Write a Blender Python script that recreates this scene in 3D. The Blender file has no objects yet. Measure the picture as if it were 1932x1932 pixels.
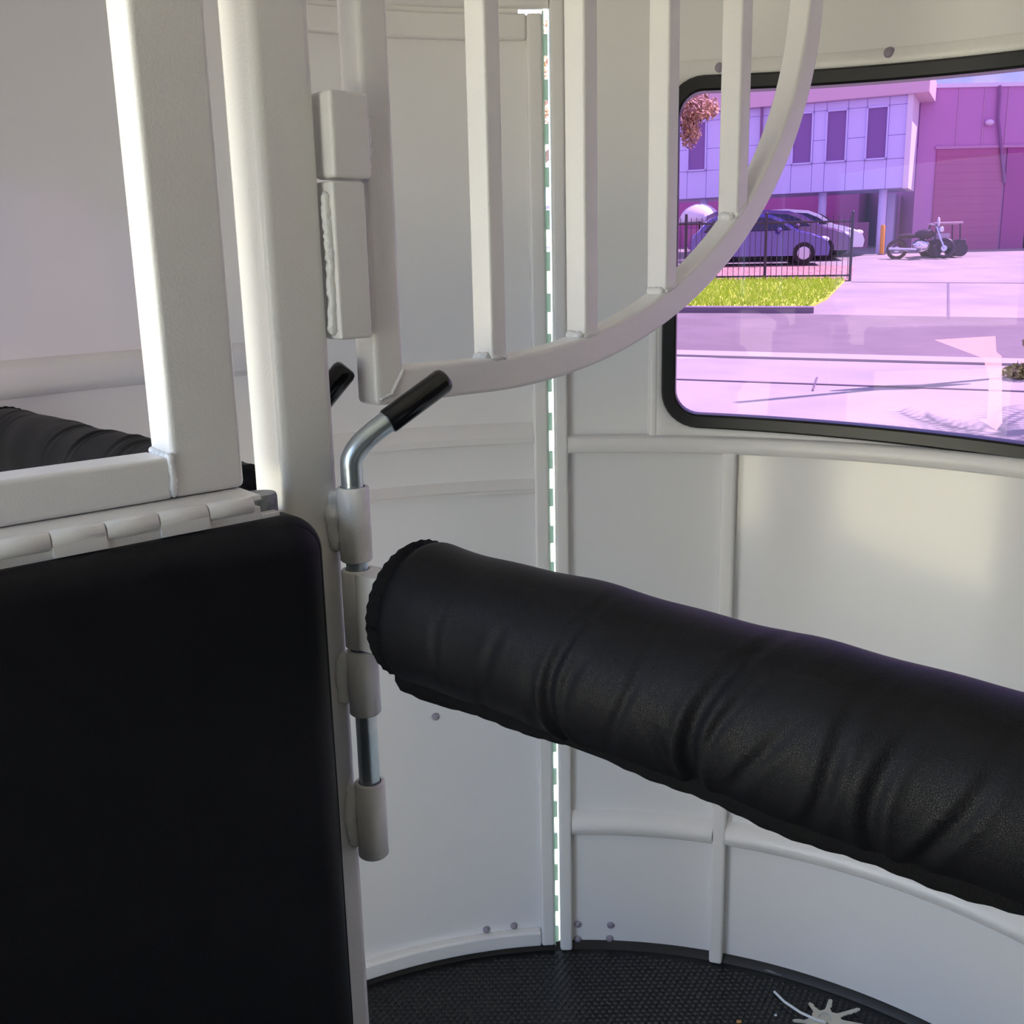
import bpy, bmesh, math, random
from math import sin, cos, tan, pi, radians, degrees, sqrt, atan2, hypot, exp
from mathutils import Vector, Matrix
random.seed(7)
sc = bpy.context.scene
COL = sc.collection
V = Vector

# ------------------------------------------------------------------ camera, sky, sun, exposure
FPX = 1932.0
PIT, ROL = radians(13.2), radians(1.27)
CAM = V((0, 0, 1.55))
FW = V((0, cos(PIT), -sin(PIT)))
_R, _U = V((1, 0, 0)), V((0, sin(PIT), cos(PIT)))
CR = cos(ROL) * _R - sin(ROL) * _U
CU = sin(ROL) * _R + cos(ROL) * _U
cd = bpy.data.cameras.new('camera')
cd.sensor_fit = 'HORIZONTAL'; cd.sensor_width = 36.0; cd.lens = 36.0; cd.clip_start = 0.02; cd.clip_end = 500
cam = bpy.data.objects.new('camera', cd); COL.objects.link(cam)
cam.matrix_world = Matrix(((CR.x, CU.x, -FW.x, CAM.x), (CR.y, CU.y, -FW.y, CAM.y), (CR.z, CU.z, -FW.z, CAM.z), (0, 0, 0, 1)))
sc.camera = cam

CLX = 0.3
w = bpy.data.worlds.new('sky'); sc.world = w; w.use_nodes = True
nt = w.node_tree; nt.nodes.clear()
wo = nt.nodes.new('ShaderNodeOutputWorld'); bg = nt.nodes.new('ShaderNodeBackground')
tc = nt.nodes.new('ShaderNodeTexCoord'); sep = nt.nodes.new('ShaderNodeSeparateXYZ')
ramp = nt.nodes.new('ShaderNodeValToRGB')
ramp.color_ramp.elements[0].position = 0.0; ramp.color_ramp.elements[0].color = (0.45, 0.68, 1.0, 1)
ramp.color_ramp.elements[1].position = 0.7; ramp.color_ramp.elements[1].color = (0.24, 0.46, 0.98, 1)
nz = nt.nodes.new('ShaderNodeTexNoise'); nz.inputs['Scale'].default_value = 2.6; nz.inputs['Detail'].default_value = 7; nz.inputs['Roughness'].default_value = 0.55
cr = nt.nodes.new('ShaderNodeValToRGB'); cr.color_ramp.elements[0].position = 0.46; cr.color_ramp.elements[1].position = 0.60
mx = nt.nodes.new('ShaderNodeMix'); mx.data_type = 'RGBA'
nt.links.new(tc.outputs['Generated'], sep.inputs[0]); nt.links.new(sep.outputs['Z'], ramp.inputs[0])
mp = nt.nodes.new('ShaderNodeMapping'); mp.inputs['Location'].default_value = (CLX, 0.0, 0.0); nt.links.new(tc.outputs['Generated'], mp.inputs[0]); nt.links.new(mp.outputs[0], nz.inputs['Vector']); nt.links.new(nz.outputs['Fac'], cr.inputs[0])
nt.links.new(cr.outputs[0], mx.inputs['Factor']); nt.links.new(ramp.outputs[0], mx.inputs['A']); mx.inputs['B'].default_value = (1.16, 1.12, 1.06, 1)
nt.links.new(mx.outputs['Result'], bg.inputs[0]); bg.inputs[1].default_value = 1.0
nt.links.new(bg.outputs[0], wo.inputs[0])

SUN = V((0.60, 0.20, 0.77)).normalized()
sl = bpy.data.lights.new('sun', 'SUN'); sl.energy = 7.5; sl.angle = radians(0.6); sl.color = (1.0, 0.95, 0.86)
so = bpy.data.objects.new('sun', sl); COL.objects.link(so); so.rotation_euler = SUN.to_track_quat('Z', 'Y').to_euler()

vs = sc.view_settings
vs.view_transform = 'Standard'; vs.look = 'None'; vs.gamma = 1.0; vs.use_curve_mapping = False; vs.exposure = 2.0
sc.cycles.max_bounces = 10; sc.cycles.diffuse_bounces = 6; sc.cycles.glossy_bounces = 4; sc.cycles.transparent_max_bounces = 16
sc.cycles.caustics_reflective = False; sc.cycles.caustics_refractive = False; sc.cycles.sample_clamp_indirect = 6.0

# ------------------------------------------------------------------ measured frame of the place
def ray(x, y): return FW + (x - 966) / FPX * CR - (y - 966) / FPX * CU
def atY(x, y, Y): d = ray(x, y); return CAM + d * (Y / d.y)
def atZ(x, y, z): d = ray(x, y); return CAM + d * ((z - CAM.z) / d.z)
WCX, WCY, WR = 0.115, 1.075, 1.044          # round nose of the trailer: centre and inner radius
def cyl(phi, z, r): a = radians(phi); return V((WCX + r * sin(a), WCY + r * cos(a), z))
def onW(x, y, r=WR):
    d = ray(x, y); ox, oy = CAM.x - WCX, CAM.y - WCY
    a = d.x * d.x + d.y * d.y; b = ox * d.x + oy * d.y; c = ox * ox + oy * oy - r * r
    t = (-b + sqrt(b * b - a * c)) / a; p = CAM + t * d
    return degrees(atan2(p.x - WCX, p.y - WCY)), p.z
TH = radians(42)
DV, NV, ZV = V((cos(TH), sin(TH), 0)), V((sin(TH), -cos(TH), 0)), V((0, 0, 1))
PC = V((-0.1664, 0.9720, 0))                 # near right corner of the divider post
def PD(s, o, z): return PC + s * DV + o * NV + z * ZV
def onD(x, y, o=0.0):
    d = ray(x, y); t = ((PC + o * NV - CAM).dot(NV)) / d.dot(NV); p = CAM + t * d
    return (p - PC).dot(DV), p.z

# ------------------------------------------------------------------ materials
def srgb(r, g, b):
    f = lambda c: ((c / 255) / 12.92 if c / 255 <= 0.04045 else (((c / 255) + 0.055) / 1.055) ** 2.4)
    return (f(r), f(g), f(b), 1)
MATS = {}
def mat(name, color, rough=0.5, metal=0.0, bump=None, noise=None, coat=0.0, spec=0.5, voronoi=False):
    """bump=(scale,strength,distance); noise=(scale, colour2, lo, hi) mixes a second colour by noise"""
    if name in MATS: return MATS[name]
    m = bpy.data.materials.new(name); m.use_nodes = True; n = m.node_tree.nodes; l = m.node_tree.links
    b = n['Principled BSDF']
    c = color if len(color) == 4 else (*color, 1)
    b.inputs['Base Color'].default_value = c; b.inputs['Roughness'].default_value = rough; b.inputs['Metallic'].default_value = metal
    b.inputs['Specular IOR Level'].default_value = spec
    if coat: b.inputs['Coat Weight'].default_value = coat; b.inputs['Coat Roughness'].default_value = 0.08
    t = n.new('ShaderNodeTexCoord')
    if noise:
        x = n.new('ShaderNodeTexNoise'); x.inputs['Scale'].default_value = noise[0]; x.inputs['Detail'].default_value = 5
        r = n.new('ShaderNodeValToRGB'); r.color_ramp.elements[0].position = noise[2]; r.color_ramp.elements[1].position = noise[3]
        r.color_ramp.elements[0].color = c; c2 = noise[1]; r.color_ramp.elements[1].color = c2 if len(c2) == 4 else (*c2, 1)
        l.new(t.outputs['Object'], x.inputs['Vector']); l.new(x.outputs['Fac'], r.inputs[0]); l.new(r.outputs[0], b.inputs['Base Color'])
    if bump:
        if voronoi:
            x = n.new('ShaderNodeTexVoronoi'); x.feature = 'DISTANCE_TO_EDGE'; out = x.outputs['Distance']
            mr = n.new('ShaderNodeMath'); mr.operation = 'MINIMUM'; mr.inputs[1].default_value = 0.12
            l.new(out, mr.inputs[0]); out = mr.outputs[0]
        else:
            x = n.new('ShaderNodeTexNoise'); x.inputs['Detail'].default_value = 3; out = x.outputs['Fac']
        x.inputs['Scale'].default_value = bump[0]
        bm_ = n.new('ShaderNodeBump'); bm_.inputs['Strength'].default_value = bump[1]; bm_.inputs['Distance'].default_value = bump[2]
        l.new(t.outputs['Object'], x.inputs['Vector']); l.new(out, bm_.inputs['Height']); l.new(bm_.outputs[0], b.inputs['Normal'])
    MATS[name] = m
    return m
WHITE = mat('white_enamel', (0.785, 0.77, 0.76), 0.26, bump=(420, 0.22, 0.002), spec=0.5)
PANEL = mat('white_gloss_panel', (0.80, 0.79, 0.79), 0.11, bump=(60, 0.03, 0.002), spec=0.5)
WELDM = mat('white_paint_over_weld', (0.76, 0.76, 0.75), 0.22, bump=(160, 0.5, 0.004))
ZINC = mat('zinc_plated_steel', (0.62, 0.68, 0.72), 0.30, 0.88, bump=(90, 0.12, 0.002), noise=(14, (0.45, 0.58, 0.66), 0.4, 0.65))
DULLZ = mat('dull_galvanised_steel', (0.12, 0.13, 0.15), 0.55, 0.3, bump=(70, 0.3, 0.003), noise=(60, (0.26, 0.28, 0.31), 0.42, 0.6))
VINYL = mat('black_vinyl', (0.006, 0.006, 0.008), 0.46, bump=(620, 0.55, 0.002), spec=0.19, voronoi=True)
BIND = mat('black_knit_binding', (0.006, 0.006, 0.007), 0.85, bump=(500, 0.6, 0.003), spec=0.15)
GRIP = mat('black_gloss_plastic', (0.008, 0.008, 0.009), 0.16, spec=0.5)
RUBBER = mat('black_rubber_mat', (0.008, 0.008, 0.009), 0.42, spec=0.4, bump=(300, 0.2, 0.001))
GASKET = mat('black_window_gasket', (0.010, 0.011, 0.010), 0.35)
RIVET = mat('grey_bolt_cap', (0.30, 0.27, 0.33), 0.4)
SEAL = mat('pale_green_translucent_plastic', (0.74, 0.86, 0.78), 0.35)
KEYM = mat('nickel_key', (0.66, 0.64, 0.57), 0.45, 0.55)
THREAD = mat('black_thread', (0.004, 0.004, 0.005), 0.7)
TIE = mat('translucent_white_nylon', (0.72, 0.76, 0.82), 0.35)

def glass_mat():
    m = bpy.data.materials.new('violet_tinted_glass'); m.use_nodes = True; n = m.node_tree.nodes; l = m.node_tree.links; n.clear()
    o = n.new('ShaderNodeOutputMaterial'); t = n.new('ShaderNodeBsdfTransparent'); g = n.new('ShaderNodeBsdfGlossy'); mx = n.new('ShaderNodeMixShader'); fr = n.new('ShaderNodeFresnel')
    t.inputs[0].default_value = (0.275, 0.175, 0.335, 1); g.inputs['Roughness'].default_value = 0.02; g.inputs[0].default_value = (1, 0.85, 1, 1); fr.inputs[0].default_value = 1.30
    l.new(fr.outputs[0], mx.inputs[0]); l.new(t.outputs[0], mx.inputs[1]); l.new(g.outputs[0], mx.inputs[2]); l.new(mx.outputs[0], o.inputs[0])
    return m
GLASS = glass_mat()
n_ = SEAL.node_tree.nodes; l_ = SEAL.node_tree.links; t_ = n_.new('ShaderNodeBsdfTranslucent'); t_.inputs[0].default_value = (0.80, 0.92, 0.84, 1); m_ = n_.new('ShaderNodeMixShader'); m_.inputs[0].default_value = 0.75
l_.new(n_['Principled BSDF'].outputs[0], m_.inputs[1]); l_.new(t_.outputs[0], m_.inputs[2]); l_.new(m_.outputs[0], n_['Material Output'].inputs[0])

# ------------------------------------------------------------------ mesh helpers
class MB:
    def __init__(s): s.v = []; s.f = []
    def add(s, vs, fs):
        k = len(s.v); s.v += [V(p) for p in vs]; s.f += [tuple(i + k for i in q) for q in fs]; return s
    def hexa(s, p):                       # 8 corners: bottom ring 0-3, top ring 4-7
        return s.add(p, [(3, 2, 1, 0), (4, 5, 6, 7), (0, 1, 5, 4), (1, 2, 6, 5), (2, 3, 7, 6), (3, 0, 4, 7)])
    def box(s, x0, x1, y0, y1, z0, z1):
        return s.hexa([(x0, y0, z0), (x1, y0, z0), (x1, y1, z0), (x0, y1, z0), (x0, y0, z1), (x1, y0, z1), (x1, y1, z1), (x0, y1, z1)])
    def boxd(s, s0, s1, o0, o1, z0, z1):  # box in the divider's own frame
        q = [PD(a, b, z0) for a, b in ((s0, o1), (s1, o1), (s1, o0), (s0, o0))]
        return s.hexa(q + [p + (z1 - z0) * ZV for p in q])
    def obox(s, c, ax, ay, az, hx, hy, hz):
        q = [c + a * hx * ax + b * hy * ay - hz * az for a, b in ((-1, -1), (1, -1), (1, 1), (-1, 1))]
        return s.hexa(q + [p + 2 * hz * az for p in q])
    def tube(s, path, r, n=16, caps=True, r_in=None):
        path = [V(p) for p in path]; rings = []
        rr = r if isinstance(r, (list, tuple)) else [r] * len(path)
        up = None
        for i, p in enumerate(path):
            d = (path[min(i + 1, len(path) - 1)] - path[max(i - 1, 0)]).normalized()
            if up is None: up = d.orthogonal().normalized()
            up = (up - up.dot(d) * d).normalized(); e = d.cross(up)
            rings.append([p + rr[i] * (cos(2 * pi * k / n) * up + sin(2 * pi * k / n) * e) for k in range(n)])
        vs = [q for g in rings for q in g]; fs = []
        for i in range(len(rings) - 1):
            for k in range(n): fs.append((i * n + k, i * n + (k + 1) % n, (i + 1) * n + (k + 1) % n, (i + 1) * n + k))
        if caps: fs.append(tuple(reversed(range(n)))); fs.append(tuple(range((len(rings) - 1) * n, len(rings) * n)))
        return s.add(vs, fs)
    def pipe(s, a, b, ro, ri, n=32, lip=0.0015):   # hollow sleeve along z between heights a.z and b.z
        prof = [(ro - lip, 0), (ro, lip), (ro, 1 - 0), (ro - lip, 1), (ri, 1), (ri, 0)]
        h = b.z - a.z; pr = [(ro - lip, 0), (ro, lip), (ro, h - lip), (ro - lip, h), (ri, h), (ri, 0)]
        vs = []; fs = []; m = len(pr)
        for k in range(n):
            t = 2 * pi * k / n
            for (r, z) in pr: vs.append(a + V((r * cos(t), r * sin(t), z)))
        for k in range(n):
            for j in range(m): fs.append((k * m + j, ((k + 1) % n) * m + j, ((k + 1) % n) * m + (j + 1) % m, k * m + (j + 1) % m))
        return s.add(vs, fs)
    def sphere(s, c, r, n=12, m=8, sq=(1, 1, 1)):
        vs = []; fs = []
        for j in range(m + 1):
            a = pi * j / m
            for k in range(n): b = 2 * pi * k / n; vs.append((c[0] + sq[0] * r * sin(a) * cos(b), c[1] + sq[1] * r * sin(a) * sin(b), c[2] + sq[2] * r * cos(a)))
        for j in range(m):
            for k in range(n): fs.append((j * n + k, (j + 1) * n + k, (j + 1) * n + (k + 1) % n, j * n + (k + 1) % n))
        return s.add(vs, fs)
    def shell(s, p0, p1, z0, z1, r0, r1, step=1.5):   # curved box on the nose of the trailer
        n = max(1, int(abs(p1 - p0) / step + 0.99)); vs = []; fs = []
        for i in range(n + 1):
            p = p0 + (p1 - p0) * i / n
            vs += [cyl(p, z0, r0), cyl(p, z0, r1), cyl(p, z1, r1), cyl(p, z1, r0)]
        for i in range(n):
            a = i * 4
            for j in range(4): fs.append((a + j, a + (j + 1) % 4, a + 4 + (j + 1) % 4, a + 4 + j))
        fs += [(3, 2, 1, 0), (n * 4, n * 4 + 1, n * 4 + 2, n * 4 + 3)]
        return s.add(vs, fs)
    def arc_sweep(s, p0, p1, prof, step=1.5):         # closed profile [(r,z)] swept round the nose
        n = max(1, int(abs(p1 - p0) / step + 0.99)); m = len(prof); vs = []; fs = []
        for i in range(n + 1):
            p = p0 + (p1 - p0) * i / n
            vs += [cyl(p, z, r) for r, z in prof]
        for i in range(n):
            for j in range(m): fs.append((i * m + j, i * m + (j + 1) % m, (i + 1) * m + (j + 1) % m, (i + 1) * m + j))
        fs += [tuple(reversed(range(m))), tuple(range(n * m, n * m + m))]
        return s.add(vs, fs)
    def prism(s, pts, d):                              # polygon pts (3D) extruded by d
        n = len(pts); pts = [V(p) for p in pts]; d = V(d)
        return s.add(pts + [p + d for p in pts], [tuple(reversed(range(n))), tuple(range(n, 2 * n))] + [(i, (i + 1) % n, n + (i + 1) % n, n + i) for i in range(n)])
    def grid(s, rows):
        m = len(rows[0]); vs = [p for r in rows for p in r]; fs = []
        for i in range(len(rows) - 1):
            for j in range(m - 1): fs.append((i * m + j, i * m + j + 1, (i + 1) * m + j + 1, (i + 1) * m + j))
        return s.add(vs, fs)
    def weld(s, pts, r, seed=0):                       # lumpy bead along a path
        rnd = random.Random(seed); path = []; rr = []
        pts = [V(p) for p in pts]
        for i in range(len(pts) - 1):
            L = (pts[i + 1] - pts[i]).length; k = max(2, int(L / (r * 0.7)))
            for j in range(k + (i == len(pts) - 2)): path.append(pts[i].lerp(pts[i + 1], j / k) + V([rnd.uniform(-.15, .15) * r for _ in range(3)]))
        for i in range(len(path)): rr.append(r * (0.85 + 0.35 * rnd.random()) * (0.45 if i in (0, len(path) - 1) else 1))
        return s.tube(path, rr, 10)
    def mesh(s, name, m=None, smooth=True, ang=35):
        me = bpy.data.meshes.new(name); me.from_pydata([tuple(p) for p in s.v], [], s.f)
        b = bmesh.new(); b.from_mesh(me); bmesh.ops.recalc_face_normals(b, faces=b.faces); b.to_mesh(me); b.free()
        if m: me.materials.append(m)
        if smooth:
            for p in me.polygons: p.use_smooth = True
            me.set_sharp_from_angle(angle=radians(ang))
        return me
    def build(s, name, m, parent=None, bevel=0.0, seg=3, smooth=True, ang=35, solid=0):
        return link(name, s.mesh(name, m, smooth, ang), parent, bevel, seg, solid)
def link(name, me, parent=None, bevel=0.0, seg=3, solid=0):
    o = bpy.data.objects.new(name, me); COL.objects.link(o)
    if parent:
        o.parent = parent; o.matrix_parent_inverse = Matrix.Translation(-V(parent['base']))
    if solid: md = o.modifiers.new('solid', 'SOLIDIFY'); md.thickness = solid; md.offset = -1
    if bevel:
        md = o.modifiers.new('bevel', 'BEVEL'); md.width = bevel; md.segments = seg; md.limit_method = 'ANGLE'; md.angle_limit = radians(40)
        md = o.modifiers.new('normals', 'WEIGHTED_NORMAL'); md.keep_sharp = False
        for p in me.polygons: p.use_smooth = True
        for e in me.edges: e.use_edge_sharp = False
    return o
def tag(o, label=None, cat=None, group=None, kind=None):
    if label: o['label'] = label
    if cat: o['category'] = cat
    if group: o['group'] = group
    if kind: o['kind'] = kind
    return o
def thing(name, base, label=None, cat=None, group=None, kind=None):
    o = bpy.data.objects.new(name, None); COL.objects.link(o); o.location = base; o.empty_display_size = 0.05
    o['base'] = tuple(base); sub_origin[o.name] = V(base)
    return tag(o, label, cat, group, kind)
sub_origin = {}
def child(o, par):                     # make mesh object o a sub-part of mesh part par (par sits under an Empty)
    o.parent = par; o.matrix_parent_inverse = Matrix.Identity(4); return o

# ================================================================== SETTING: the trailer body
YB = -1.9; XL, XR = WCX - WR, WCX + WR; ZC = 2.28
outline = [cyl(-90 + 180 * i / 48, 0, WR) for i in range(49)] + [V((XR, YB, 0)), V((XL, YB, 0))]
fl = thing('floor', (0, 0, 0), 'black rubber floor mat with raised honeycomb tread', None, kind='structure')
MB().prism([p - 0.04 * ZV for p in outline], (0, 0, 0.04)).build('rubber_mat', RUBBER, fl, smooth=False)
MB().arc_sweep(-90, 90, [(WR, 0.0), (WR - 0.016, 0.0), (WR - 0.012, 0.006), (WR - 0.004, 0.014), (WR, 0.014)]).build('upturned_edge', RUBBER, fl)
hx = MB(); P = 0.0145
for j in range(-10, 70):
    for i in range(-62, 75):
        x = i * P + (j % 2) * P / 2; y = 1.42 + j * P * 0.866
        if y < 1.30 or hypot(x - WCX, y - WCY) > WR - 0.03 or x < -0.55: continue
        a = [(x + P * 0.50 * cos(pi / 6 + k * pi / 3), y + P * 0.50 * sin(pi / 6 + k * pi / 3), 0.0) for k in range(6)]
        t = [(x + P * 0.36 * cos(pi / 6 + k * pi / 3), y + P * 0.36 * sin(pi / 6 + k * pi / 3), 0.0022) for k in range(6)]
        hx.add(a + t, [(6, 7, 8, 9, 10, 11)] + [(k, (k + 1) % 6, 6 + (k + 1) % 6, 6 + k) for k in range(6)])
tag(hx.build('honeycomb_tread', RUBBER, fl, smooth=False), kind='stuff')

def structure(name, base=(0, 0, 0), label=None): return thing(name, base, label, None, kind='structure')
TO = 0.03                                           # wall shell thickness
# --- curved front wall: skin panels, ribs, rails
wf = structure('wall_front', (WCX, WCY + WR, 0), 'glossy white curved front wall of sheet panels and ribs')
WIN0, WIN1, WZ0, WZ1 = 10.9, 86.0, 1.232, 1.905       # outer edge of the window's black frame
RIM = 0.022
def skin(p0, p1, z0, z1): return MB().shell(p0, p1, z0, z1, WR, WR + TO).build('panel', PANEL, wf)
skin(-1.35, 10.0, 1.19, 2.06); skin(10.0, 90, 1.905 + RIM - 0.02, 2.06); skin(-1.35, 90, 2.06, ZC)
skin(-1.35, 18.6, 0.32, 1.19); skin(18.6, 58, 0.32, 1.19); skin(58, 90, 0.32, 1.19)
skin(-1.35, 18.6, -0.04, 0.32); skin(18.6, 58, -0.04, 0.32); skin(58, 90, -0.04, 0.32)
skin(10.0, WIN0 - 1.2, 1.19, 1.93); skin(WIN1 + 1.2, 90, 1.17, 1.93); skin(10.0, 90, 1.19, WZ0 - RIM)
skin(-33.0, -1.35, 2.036, ZC)
skin(-90, -32.6, -0.04, 1.40); skin(-90, -32.6, 1.40, ZC)
def vrib(p, wd, z0, z1, d=0.024, name='rib', b=0.006):
    return MB().shell(p - wd / 2, p + wd / 2, z0, z1, WR - d, WR + 0.002, 1.0).build(name, WHITE, wf, bevel=b)
vrib(-0.56, 1.56, 0.0, 2.30, 0.022, 'stile')
vrib(18.65, 1.65, 0.0, 1.185, 0.026)
vrib(58, 1.65, 0.0, 1.185, 0.026)
vrib(10.0, 0.95, 1.20, 2.06, 0.012)
MB().arc_sweep(0.2, 90, [(WR, 1.178), (WR - 0.020, 1.180), (WR - 0.026, 1.186), (WR - 0.026, 1.208), (WR - 0.020, 1.214), (WR, 1.216)]).build('rail', WHITE, wf, ang=50)
prof = [(WR, 0.352)] + [(WR - 0.030 * sin(pi * k / 10) ** 0.7, 0.352 - 0.062 * k / 10 + 0.0) for k in range(1, 10)] + [(WR, 0.290)]
for a, b in ((0.25, 17.85), (19.45, 57.2), (58.8, 90)):
    MB().arc_sweep(a, b, prof).build('rib', WHITE, wf, ang=60)
MB().arc_sweep(-90, -33, [(WR, 1.372), (WR - 0.010, 1.378), (WR - 0.012, 1.39), (WR - 0.012, 1.415), (WR - 0.010, 1.427), (WR, 1.433)]).build('rib', WHITE, wf, ang=50)
vrib(-33.3, 1.3, 0.0, 2.3, 0.022, 'stile')
def cap(px, py, r, par, rr=WR):
    p, z = onW(px, py, rr - 0.004); c = cyl(p, z, rr); n = (V((WCX, WCY, z)) - c).normalized()
    m = MB(); rings = []
    e1 = n.orthogonal().normalized(); e2 = n.cross(e1)
    for (q, h) in ((1.0, 0.0), (1.0, 0.25), (0.85, 0.55), (0.5, 0.78), (0.05, 0.85)):
        rings.append([c + n * (h * r) + q * r * (cos(2 * pi * k / 14) * e1 + sin(2 * pi * k / 14) * e2) for k in range(14)] )
    for g in rings: g.append(g[0])
    m.grid(rings); o = m.build('bolt_cap', RIVET, par, ang=80); tag(o, 'grey round bolt cap'); return o
for x, y in ((1090, 1745), (1152, 1747), (1090, 1773), (1150, 1772)): cap(x, y, 0.0085, wf)
for x, y in ((1357, 128), (1677, 100), (1960, 80)): cap(x, y, 0.0105, wf, WR - 0.004)

# --- window: white lip, black gasket, tinted pane
win = structure('window_1', cyl(38, WZ0, WR), 'wide curved window with black rubber frame and violet tinted pane')
def rrect(s0, s1, z0, z1, r, off=0.0, square=False):
    """points round a rounded rectangle in (arc length, height)"""
    out = []; cs = [(s1 - r, z1 - r, 0), (s0 + r, z1 - r, 90), (s0 + r, z0 + r, 180), (s1 - r, z0 + r, 270)]
    for i, (cx, cz, a0) in enumerate(cs):
        for k in range(9):
            a = radians(a0 + 90 * k / 8); dx, dz = cos(a), sin(a)
            q = (r + off) / (max(abs(dx), abs(dz)) if square else 1)
            out.append((cx + dx * q, cz + dz * q))
        nx = cs[(i + 1) % 4]; a = radians(a0 + 90)
        p = out[-1]; b = radians(nx[2]); e = (nx[0] + cos(b) * (r + off), nx[1] + sin(b) * (r + off))
        n = max(1, int(hypot(e[0] - p[0], e[1] - p[1]) / 0.03))
        for k in range(1, n): out.append((p[0] + (e[0] - p[0]) * k / n, p[1] + (e[1] - p[1]) * k / n))
    return out
def wdrop(p): return -0.00062 * max(0.0, p - 14.0)     # the opening falls slightly towards the side
def bend(s, z, r): p = degrees(s / WR); return cyl(p, z + wdrop(p), r)
def ring_sweep(loops, name, m, par, ang=40):
    """loops: list of (offset, radius, square) making a closed section round the window"""
    S0, S1 = radians(WIN0) * WR, radians(WIN1) * WR; mb = MB(); rows = []
    for off, rad, sq in loops:
        rows.append([bend(s, z, rad) for s, z in rrect(S0, S1, WZ0, WZ1, 0.075, off, sq)])
    for g in rows: g.append(g[0])
    rows.append(rows[0]); mb.grid(rows); return mb.build(name, m, par, ang=ang)
ring_sweep([(RIM + .006, WR + 0.03, True), (RIM + .006, WR - 0.004, True), (RIM - 0.004, WR - 0.010, True), (0.004, WR - 0.010, False), (-0.006, WR - 0.002, False), (-0.006, WR + 0.03, False)], 'window_lip', WHITE, win)
ring_sweep([(0.0, WR + 0.02, False), (0.0, WR - 0.012, False), (-0.004, WR - 0.016, False), (-0.024, WR - 0.0155, False), (-0.028, WR - 0.012, False), (-0.0285, WR - 0.004, False), (-0.0285, WR + 0.02, False)], 'gasket', GASKET, win, 35)
gl = MB(); gr = []
for i in range(13):
    z = WZ0 + 0.01 + (WZ1 - WZ0 - 0.02) * i / 12
    gr.append([cyl(q, z + wdrop(q), WR + 0.008) for q in [WIN0 + 0.6 + (WIN1 - WIN0 - 1.2) * k / 60 for k in range(61)]])
gl.grid(gr); gl.build('pane', GLASS, win)

# --- access door in the nose, left of the hinge gap
D0, D1 = -32.5, -2.05; DZ0, DZ1 = 0.012, 2.026
dr = structure('door_1', cyl(-17, 0, WR), 'white curved access door with pressed ribs and raised border')
MB().shell(D0, D1, DZ0, DZ1, WR + 0.004, WR + TO).build('door_skin', PANEL, dr)
def dframe(p0, p1, z0, z1): return MB().shell(p0, p1, z0, z1, WR - 0.018, WR + 0.006, 1.0).build('door_border', WHITE, dr, bevel=0.006)
dframe(-3.75, D1, DZ0, DZ1); dframe(D0, -30.8, DZ0, DZ1)
dframe(-30.8, -3.75, 1.980, DZ1); dframe(-30.8, -3.75, DZ0, 0.05)
for zt, zb in ((1.246, 1.200), (1.126, 1.094)):
    MB().arc_sweep(-30.8, -3.75, [(WR + 0.006, zt), (WR + 0.001, zt - 0.004), (WR - 0.013, zt - 0.020), (WR - 0.018, (zt + zb) / 2 - 0.006), (WR - 0.016, zb + 0.004), (WR + 0.006, zb)]).build('pressed_rib', WHITE, dr, ang=25)
MB().arc_sweep(-90, -1.4, [(WR, 2.035), (WR - 0.014, 2.035), (WR - 0.020, 2.042), (WR - 0.020, 2.060), (WR - 0.012, 2.068), (WR, 2.068)]).build('rail', WHITE, wf, ang=50)
for x, y in ((822, 1353), (918, 1755), (970, 1748)): cap(x, y, 0.0085, dr, WR + 0.004)
cap(790, 62, 0.003, dr, WR + 0.004)
# hinge down the door's edge: knuckles with open slots between them that let daylight in
kn = MB(); PER = 0.0805
k0 = MB().shell(-2.02, -1.52, 0, 0.037, WR - 0.013, WR - 0.004, 0.3).mesh('hinge_knuckle', SEAL)
z = 0.02
while z < 2.0:
    o = bpy.data.objects.new('hinge_knuckle', k0); COL.objects.link(o); o.parent = dr; o.matrix_parent_inverse = Matrix.Translation(-V(dr['base'])); o.location = (0, 0, z)
    z += PER
MB().shell(-2.06, -1.92, 0.012, 2.03, WR - 0.015, WR + 0.014, 0.3).build('seal_lip', SEAL, dr)
MB().shell(D0, -4.6, 2.024, 2.0365, WR - 0.008, WR + 0.010, 1.0).build('seal_lip', WHITE, dr)

# --- side walls, roof, rear
wl = structure('wall_left', (XL, 0, 0), 'white left side wall with an open doorway')
def wbox(par, *a): return MB().box(*a).build('panel', PANEL, par, smooth=False)
wbox(wl, XL - TO, XL, 1.04, WCY, -0.04, ZC); wbox(wl, XL - TO, XL, -0.85, 1.04, 1.90, ZC); wbox(wl, XL - TO, XL, YB, -0.85, -0.04, ZC)
wr = structure('wall_right', (XR, 0, 0), 'white right side wall with an added black lining that cuts bounce light')
wbox(wr, XR, XR + TO, YB, WCY, -0.04, ZC)
MB().box(XR - 0.04, XR, YB + 0.05, 0.75, 0.60, 1.9).build('bounce_cutting_lining', VINYL, wr, bevel=0.02)  # unseen black lining, added to stop the right wall bouncing light forward
ce = structure('ceiling', (0, 0, ZC), 'plain white roof lining')
MB().prism([p + ZC * ZV for p in outline], (0, 0, 0.04)).build('roof_sheet', PANEL, ce, smooth=False)
wb = structure('wall_rear', (0, YB, 0), 'closed white rear wall with an added black lining that cuts bounce light')
wbox(wb, XL, 0.1, YB - TO, YB, -0.04, ZC); wbox(wb, 0.1, XR, YB - TO, YB, -0.04, ZC)
MB().box(XL + 0.02, XR - 0.05, YB, YB + 0.04, 0.02, 1.9).build('bounce_cutting_lining', VINYL, wb, bevel=0.02)  # same added lining out of view, keeps rear-facing surfaces dark

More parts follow.
